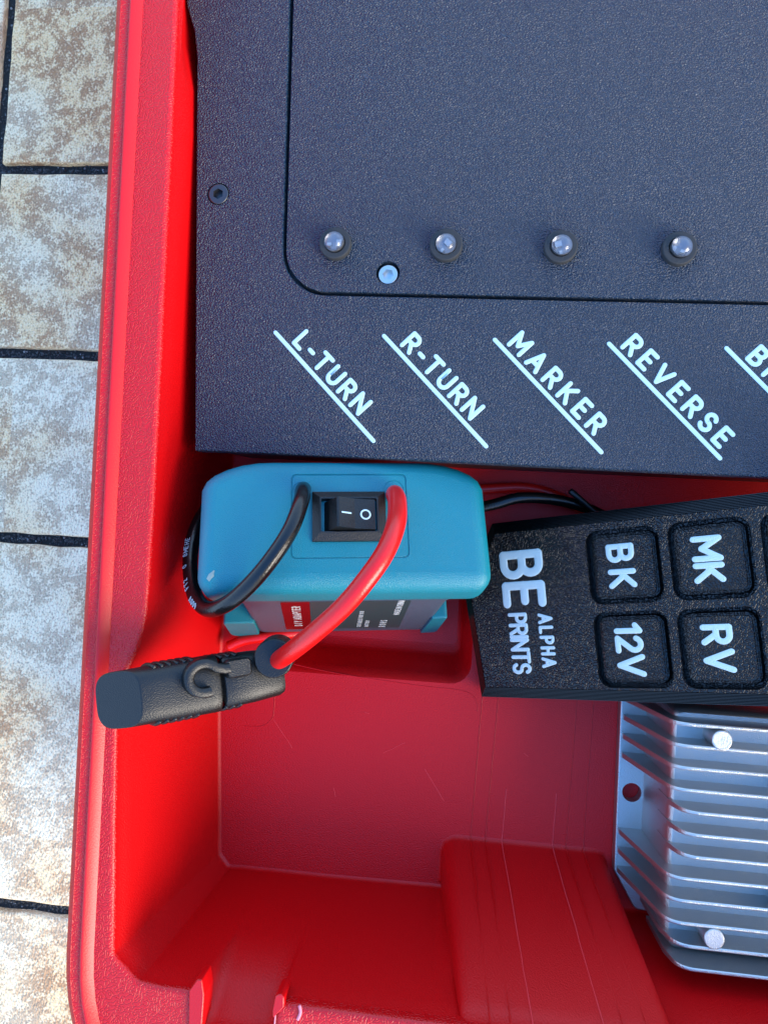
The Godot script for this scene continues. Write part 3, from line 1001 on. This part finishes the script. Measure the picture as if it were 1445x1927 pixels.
func adapter_skin(v: Vector2) -> float:     # height of the cap's rounded corner near its south-west corner
	var c := Vector2(-34.4, 13.6)
	var d := v - c
	var reach := Vector2(maxf(0, -d.x), maxf(0, d.y)).length()
	var ins := clampf(4.8 - reach, 0.05, 4.6)
	return -4.6 + sqrt(maxf(0.0, 4.6 * 4.6 - pow(4.6 - ins, 2)))

func sheet_front(x0: float, y0: float, x1: float, y1: float, z: float) -> void:
	var f := tv.size()
	var a := []
	for q in [[0.0, z - 0.06], [0.0, z], [0.05, z + 0.01]]:
		var rr := PackedVector3Array()
		for v in inset(rrect(x0, y0, x1, y1, 0.5, 3), q[0]): rr.append(Vector3(v.x, v.y, q[1]))
		a.append(rr)
	loft(a, FLAT)

# ---- remote with keys
func build_remote() -> void:
	var t := thing("key_pad", "black printed keypad with white lettered square keys tilted beside the adapter", "keypad", frame(Vector3(2.3077, 138.0, 31.4268), Vector3(0.8757, 0.4622, -0.1395), Vector3(-0.4637, 0.8857, 0.0232), Vector3(0.1342, 0.0444, 0.99)))
	var poly := rounded([Vector2(-1.6, -18.0), Vector2(10.5, -38.4), Vector2(140.0, -38.0), Vector2(140.0, 17.8), Vector2(1.5, 16.6)], [0, 0, 0, 0, 0], 3)
	var keys := []
	for c in 4:
		for r in 2:
			keys.append([41.7 + 23.25 * c, -32.0 + 23.7 * r])
	var holes := []
	for k in keys: holes.append([rrect(k[0] - 0.5, k[1] - 0.5, k[0] + 20.5, k[1] + 21.0, 3.6, 5), -3.2])
	begin()
	# printed layers: the bevel is a stair of thin layers
	var side := [Vector2(0.6, -8.0), Vector2(0.0, -7.4), Vector2(0.0, -3.2)]
	var n := 8
	for k in n:
		var f := float(k + 1) / n
		side.append(Vector2(3.6 * float(k) / n + 0.1, -3.2 * (1 - f) - 0.03))
		side.append(Vector2(3.6 * f - 0.16, -3.2 * (1 - f) + 0.02))
		if k < n - 1: side.append(Vector2(3.6 * f, -3.2 * (1 - f) - 0.22))
	var last := PackedVector3Array()
	for q in side:
		var r := lift(inset(poly, q.x), q.y)
		if q.y < -7.0:          # back deepened into an added, unseen wedge that keeps sun out of the gap
			for j in r.size(): r[j].y -= 0.3 * maxf(0.0, r[j].x)
		if last.is_empty(): cap(r)
		else: strip(last, r, true, FLAT)
		last = r
	face_up(0, Vector3.UP)
	put("layered_edge", mats.remote_side, t)
	begin()
	plate(inset(poly, 3.6), [Vector2(0, -3.3), Vector2(0, -0.05), Vector2(0.05, 0.0)], holes, FLAT)
	put("body", mats.remote, t)
	var words := ["BK", "12V", "MK", "RV", "L", "R", "", ""]
	for i in keys.size():
		var x: float = keys[i][0]; var z: float = keys[i][1]
		begin()
		var pr := [Vector2(0, -3.1)]
		pr += [Vector2(0.35, -2.0), Vector2(0.4, -1.2), Vector2(0.75, -1.1), Vector2(0.8, -0.75), Vector2(1.15, -0.65), Vector2(1.3, -0.3), Vector2(1.9, -0.2)]
		plate(rrect(x + 0.55, z + 0.55, x + 19.45, z + 19.95, 2.8, 5), pr, [], FLAT)
		var key := put("key", mats.remote, t)
		if words[i] == "": continue
		begin()
		var wl := 12.6 if words[i].length() == 2 else 15.0
		if words[i].length() == 1: wl = 4.0
		text(words[i], Vector3(x + 6.0, -0.2, z + 10.25 - wl / 2 + 0.7), Vector3(0, 0, 1), Vector3(1, 0, 0), 6.4, wl - 1.4, 0.82, 0.16)
		put("key_lettering", mats.print_white, key)
	begin()
	var al := Vector3(0, 0, 1); var up := Vector3(1, 0, 0)
	text("BE", Vector3(14.6, 0, -27.6), al, up, 11.6, 15.0, 1.35, 0.12, 0.9)
	put("logo_lettering", mats.print_white, t)
	begin()
	text("PRINTS", Vector3(15.0, 0, -9.2), al, up, 5.2, 17.6, 0.58, 0.1, 0.8)
	put("logo_lettering", mats.print_white, t)
	begin()
	text("ALPHA", Vector3(24.7, 0, -8.8), al, up, 3.7, 15.4, 0.5, 0.1, 0.8)
	put("logo_lettering", mats.print_white, t)

# ---- cast heat sink
func build_heat_sink() -> void:
	var t := thing("heat_sink", "silver cast aluminium power converter with long cooling fins at lower right", "power converter")
	var x1 := 130.0
	begin()
	plate(rounded([Vector2(51.0, 40.5), Vector2(x1, 40.5), Vector2(x1, 110.3), Vector2(58.0, 110.3), Vector2(51.2, 99.0)], [0.6, 0.6, 2, 3.0, 3.0], 4), bevel(130.2, 134.2, 0.5, 3), [[circle(55.6, 74.2, 2.95, 24), 130.2]], 1, true)
	put("base_flange", mats.alu, t)
	begin()
	var rings := []
	for q in [[134.0, 0.0], [139.0, 0.6], [154.0, 1.6], [157.0, 2.2], [158.4, 3.2], [159.0, 4.6]]:
		rings.append(lift(inset(rounded([Vector2(59.0, 40.6), Vector2(x1, 40.6), Vector2(x1, 110.1), Vector2(62.0, 110.1), Vector2(59.0, 105.0)], [4.5, 4.5, 4.5, 4.0, 4.0], 4), q[1] * 0.55), q[0]))
	loft(rings)
	put("housing", mats.alu, t)
	for k in 12:
		var z := 44.8 + 5.9 * k
		var long := k <= 3 or (k >= 7 and k <= 9)
		var prof: PackedVector2Array
		if long: prof = rounded([Vector2(51.9, 133.8), Vector2(51.9, 136.0), Vector2(59.0, 167.0), Vector2(x1 - 1, 167.0), Vector2(x1 - 1, 133.8)], [0, 0.8, 6.0, 3, 0], 7)
		elif k < 10: prof = rounded([Vector2(59.5, 150.0), Vector2(60.0, 158.0), Vector2(62.5, 167.0), Vector2(x1 - 1, 167.0), Vector2(x1 - 1, 150.0)], [0, 2, 7.0, 3, 0], 7)
		else: prof = rounded([Vector2(58.0 + (k - 10) * 2.0, 140.0), Vector2(59.0 + (k - 10) * 1.5, 158.0), Vector2(61.5 + (k - 10), 167.0), Vector2(x1 - 1, 167.0), Vector2(x1 - 1, 140.0)], [0, 3, 7.0, 3, 0], 7)
		begin()
		var a := []
		for q in [[-0.75, 0.0], [-0.3, 0.0], [-0.3, 0.0], [0.3, 0.0], [0.3, 0.0], [0.75, 0.0]]:
			var rr := PackedVector3Array()
			for v in prof:
				# the fin thins towards its crest
				var w := clampf((v.y - 158.0) / 9.0, 0, 1)
				rr.append(Vector3(v.x, v.y - (0.22 if absf(q[0]) > 0.4 else 0.0) * w, z + q[0] * (1.0 - 0.35 * w)))
			a.append(rr)
		loft([a[0], a[1], a[4], a[5]], FLAT)
		put("fin", mats.alu, t)
	for p in [[71.2, 48.2], [71.1, 100.9], [92.5, 61.5], [92.5, 89.5]]:
		begin()
		plate(circle(p[0], p[1], 2.7, 24), bevel(157.0, 167.3, 0.3, 2))
		put("post", mats.alu, t)

# ---- cables
func build_wires() -> void:
	begin()
	tube(smooth([Vector3(-20.6, 173.5, -13.4), Vector3(-19.7, 183.0, -13.0), Vector3(-18.3, 190.0, -10.6), Vector3(-17.5, 198.0, -4.9), Vector3(-19.2, 203.0, 2.1), Vector3(-23.1, 205.0, 8.9), Vector3(-28.5, 204.0, 15.9), Vector3(-36.0, 200.0, 23.1), Vector3(-43.1, 194.0, 29.1), Vector3(-48.6, 186.0, 33.2)]), 2.45)
	var rw := MeshInstance3D.new()
	top_mesh("power_cable", "thick red cable arching from the adapter down to the black connector", "cable", mats.red_wire)
	begin()
	var bp := smooth([Vector3(-46.4, 173.5, -13.6), Vector3(-44.9, 182.0, -13.0), Vector3(-43.7, 189.0, -9.3), Vector3(-45.0, 194.0, -1.5), Vector3(-49.5, 196.0, 6.9), Vector3(-55.5, 195.0, 14.0), Vector3(-61.8, 192.0, 18.7), Vector3(-68.1, 187.0, 20.2), Vector3(-74.3, 180.0, 16.8), Vector3(-79.0, 172.0, 9.1), Vector3(-80.6, 166.0, 0.7), Vector3(-80.4, 158.0, -6.8), Vector3(-78.5, 150.0, -12.4), Vector3(-72.0, 140.0, -10.0), Vector3(-68.0, 134.0, 2.0)])
	tube(bp, 2.15)
	var bt := thing("power_cable", "thick black cable looping round the left side of the adapter", "cable")
	put("sheath", mats.black_wire, bt)
	begin()
	cable_print(bp, "600V", 57.6)
	cable_print(bp, "FT2", 64.4)
	cable_print(bp, "0", 70.0)
	cable_print(bp, "8MEHE", 73.0)
	put("cable_lettering", mats.ink, bt)
	rw.free()
	begin()
	tube(smooth([Vector3(-8.0, 138.0, -10.0), Vector3(7.2, 140.0, -14.0), Vector3(16.3, 140.5, -16.7), Vector3(28.2, 138.5, -16.6), Vector3(39.6, 136.0, -13.9), Vector3(52.0, 134.0, -8.0)]), 1.8)
	top_mesh("power_cable", "dark black cable in the gap between panel and keypad", "cable", mats.black_wire)
	begin()
	tube(smooth([Vector3(-8.0, 132.5, -18.0), Vector3(7.1, 132.5, -19.8), Vector3(18.1, 132.3, -20.6), Vector3(27.8, 132.0, -18.6), Vector3(40.0, 131.8, -13.0)]), 1.7)
	top_mesh("power_cable", "dim red cable in the gap just under the panel's lower edge", "cable", mats.red_wire)
	begin()
	tube([Vector3(31.5, 141.5, -19.5), Vector3(34.0, 141.0, -17.6), Vector3(41.0, 140.0, -12.0)], 1.0, 10)
	top_mesh("cable_tie", "short black cable tie tail on the cable in the gap above the keypad", "cable tie", mats.black)
	begin()
	tube(smooth([Vector3(-78.0, 134.0, 38.0), Vector3(-73.0, 133.5, 35.6), Vector3(-64.0, 133.0, 33.6), Vector3(-52.0, 128.0, 32.0)]), 1.8)
	top_mesh("cable_end", "bit of red cable showing between adapter foot and black connector", "cable", mats.red_wire)

func top_mesh(called: String, label: String, category: String, m: Material) -> void:
	var o := put(called, m, self)
	o.set_meta("label", label)
	o.set_meta("category", category)

func cable_print(p: Array, s: String, at: float) -> void:    # letters on the cable's upper side
	var i := at
	for ch in s:
		var k := int(i)
		if k + 1 >= p.size(): return
		var a: Vector3 = p[k].lerp(p[k + 1], i - k)
		var t: Vector3 = (p[k + 1] - p[k]).normalized()
		var out := (Vector3(0, 1, 0) + Vector3(-0.25, 0, 0.1)).normalized()
		out = (out - t * out.dot(t)).normalized()
		var e := t.cross(out)
		var gl := glyph(ch)
		for st in gl[1]:
			var q := []
			for v in st: q.append(Vector2(v.x * 1.3, v.y * 1.5 - 0.75))
			stroke(q, 0.14, 0.05, a + out * 2.15, t, -e)
		i += 1.05

# ---- black two part connector
func build_plug() -> void:
	var t := thing("plug_connector", "black ribbed two part plug connector hanging over the case rim", "connector")
	var A := Vector3(-83.8, 202.5, 42.6)
	var B := Vector3(-48.6, 178.5, 36.6)
	var ax := (B - A).normalized()
	var up := Vector3(0.35, 0.93, -0.12)
	up = (up - ax * up.dot(ax)).normalized()
	var sd := ax.cross(up)           # to the south
	if sd.z < 0: sd = -sd
	# section: a rounded bar, a little flatter below
	var sec := PackedVector2Array()
	for k in 36:
		var a := TAU * k / 36.0
		var e := Vector2(signf(cos(a)) * pow(absf(cos(a)), 0.58), signf(sin(a)) * pow(absf(sin(a)), 0.62))
		sec.append(Vector2(e.x * 7.0, e.y * (5.6 if e.y > 0 else 5.0)))
	var ring := func(x: float, k: float, tilt := 0.0) -> PackedVector3Array:
		var o := PackedVector3Array()
		for v in sec:
			o.append(A + ax * (x + tilt * v.y) + (sd * v.x + up * v.y) * k)
		return o
	begin()
	loft([ring.call(0.0, 0.95, 0.85), ring.call(0.12, 0.985, 0.85), ring.call(0.5, 1.0, 0.85), ring.call(6.5, 1.02, 0.4), ring.call(14.0, 1.05), ring.call(22.0, 1.06), ring.call(24.3, 1.06), ring.call(24.7, 1.02)])
	put("socket_half", mats.black_grain, t)
	begin()
	loft([ring.call(24.2, 0.72), ring.call(25.7, 0.74), ring.call(25.8, 0.95), ring.call(26.2, 0.99), ring.call(34.0, 0.97), ring.call(41.0, 0.9), ring.call(42.2, 0.82)])
	put("plug_half", mats.black_grain, t)
	# grip ribs low on both sides
	for side in [-1, 1]:
		for k in 10:
			var x := 8.0 + 1.9 * k + (3.6 if k > 5 else 0.0)
			begin()
			var pts := []
			for j in 7:
				var a := deg_to_rad(lerpf(-52.0, 34.0, j / 6.0))
				var e := Vector2(pow(absf(cos(a)), 0.58), signf(sin(a)) * pow(absf(sin(a)), 0.62))
				pts.append(A + ax * (x + 2.2 * (j / 6.0 - 0.5)) + (sd * side * e.x * 7.0 + up * e.y * 5.3) * (1.05 if k < 6 else 0.99))
			tube(pts, 0.6, 8)
			put("grip_rib", mats.black_grain, t)
	# hook shaped latch of the cap strap, open towards the cable
	begin()
	var hook := []
	for k in 19:
		var a := deg_to_rad(lerpf(70.0, 325.0, k / 18.0))
		hook.append(Vector2(20.0 + 3.9 * cos(a), -2.2 + 3.6 * sin(a)))
	hook.append(Vector2(25.4, -3.6)); hook.append(Vector2(26.6, -3.7))
	band(A, ax, sd, up, hook, 3.2, 9.4, 1.25)
	put("latch_hook", mats.black_grain, t)
	begin()
	var rr := []
	for q in [[2.0, 0.3], [2.4, 0.0], [8.1, 0.0], [8.6, 0.4]]:
		var o := PackedVector3Array()
		for v in inset(rrect(25.8, -5.6, 32.4, -0.9, 1.2, 4), q[1]): o.append(A + ax * v.x + sd * v.y + up * q[0])
		rr.append(o)
	loft(rr)
	put("strap_block", mats.black_grain, t)
	# collar round the red cable
	begin()
	var c0 := Vector3(-48.2, 189.6, 31.6)
	var cd := Vector3(0.16, 0.95, -0.05).normalized()
	var cx := cd.cross(Vector3(0, 0, 1)).normalized(); var cz := cx.cross(cd)
	var cr := []
	for q in [[-14.0, 5.2], [-0.6, 5.15], [-0.2, 5.05], [0.0, 4.75]]:
		var o := PackedVector3Array()
		for k in 32: o.append(c0 + cd * q[0] + (cx * cos(TAU * k / 32) + cz * sin(TAU * k / 32)) * q[1])
		cr.append(o)
	loft(cr)
	put("cable_collar", mats.black_grain, t)

# a strap of even thickness bent along a 2D line in the (ax, up) plane
func band(A: Vector3, ax: Vector3, up: Vector3, sd: Vector3, line: Array, s0: float, s1: float, th: float) -> void:
	var rings := []
	for i in line.size():
		var d: Vector2 = (line[mini(i + 1, line.size() - 1)] - line[maxi(i - 1, 0)]).normalized()
		var n := Vector2(-d.y, d.x)
		var o := PackedVector3Array()
		for c in [[-th, s0 + 0.4], [-th, s1 - 0.4], [-th + 0.4, s1], [th - 0.4, s1], [th, s1 - 0.4], [th, s0 + 0.4], [th - 0.4, s0], [-th + 0.4, s0]]:
			var q: Vector2 = line[i] + n * c[0]
			o.append(A + ax * q.x + up * q.y + sd * c[1])
		rings.append(o)
	loft(rings)
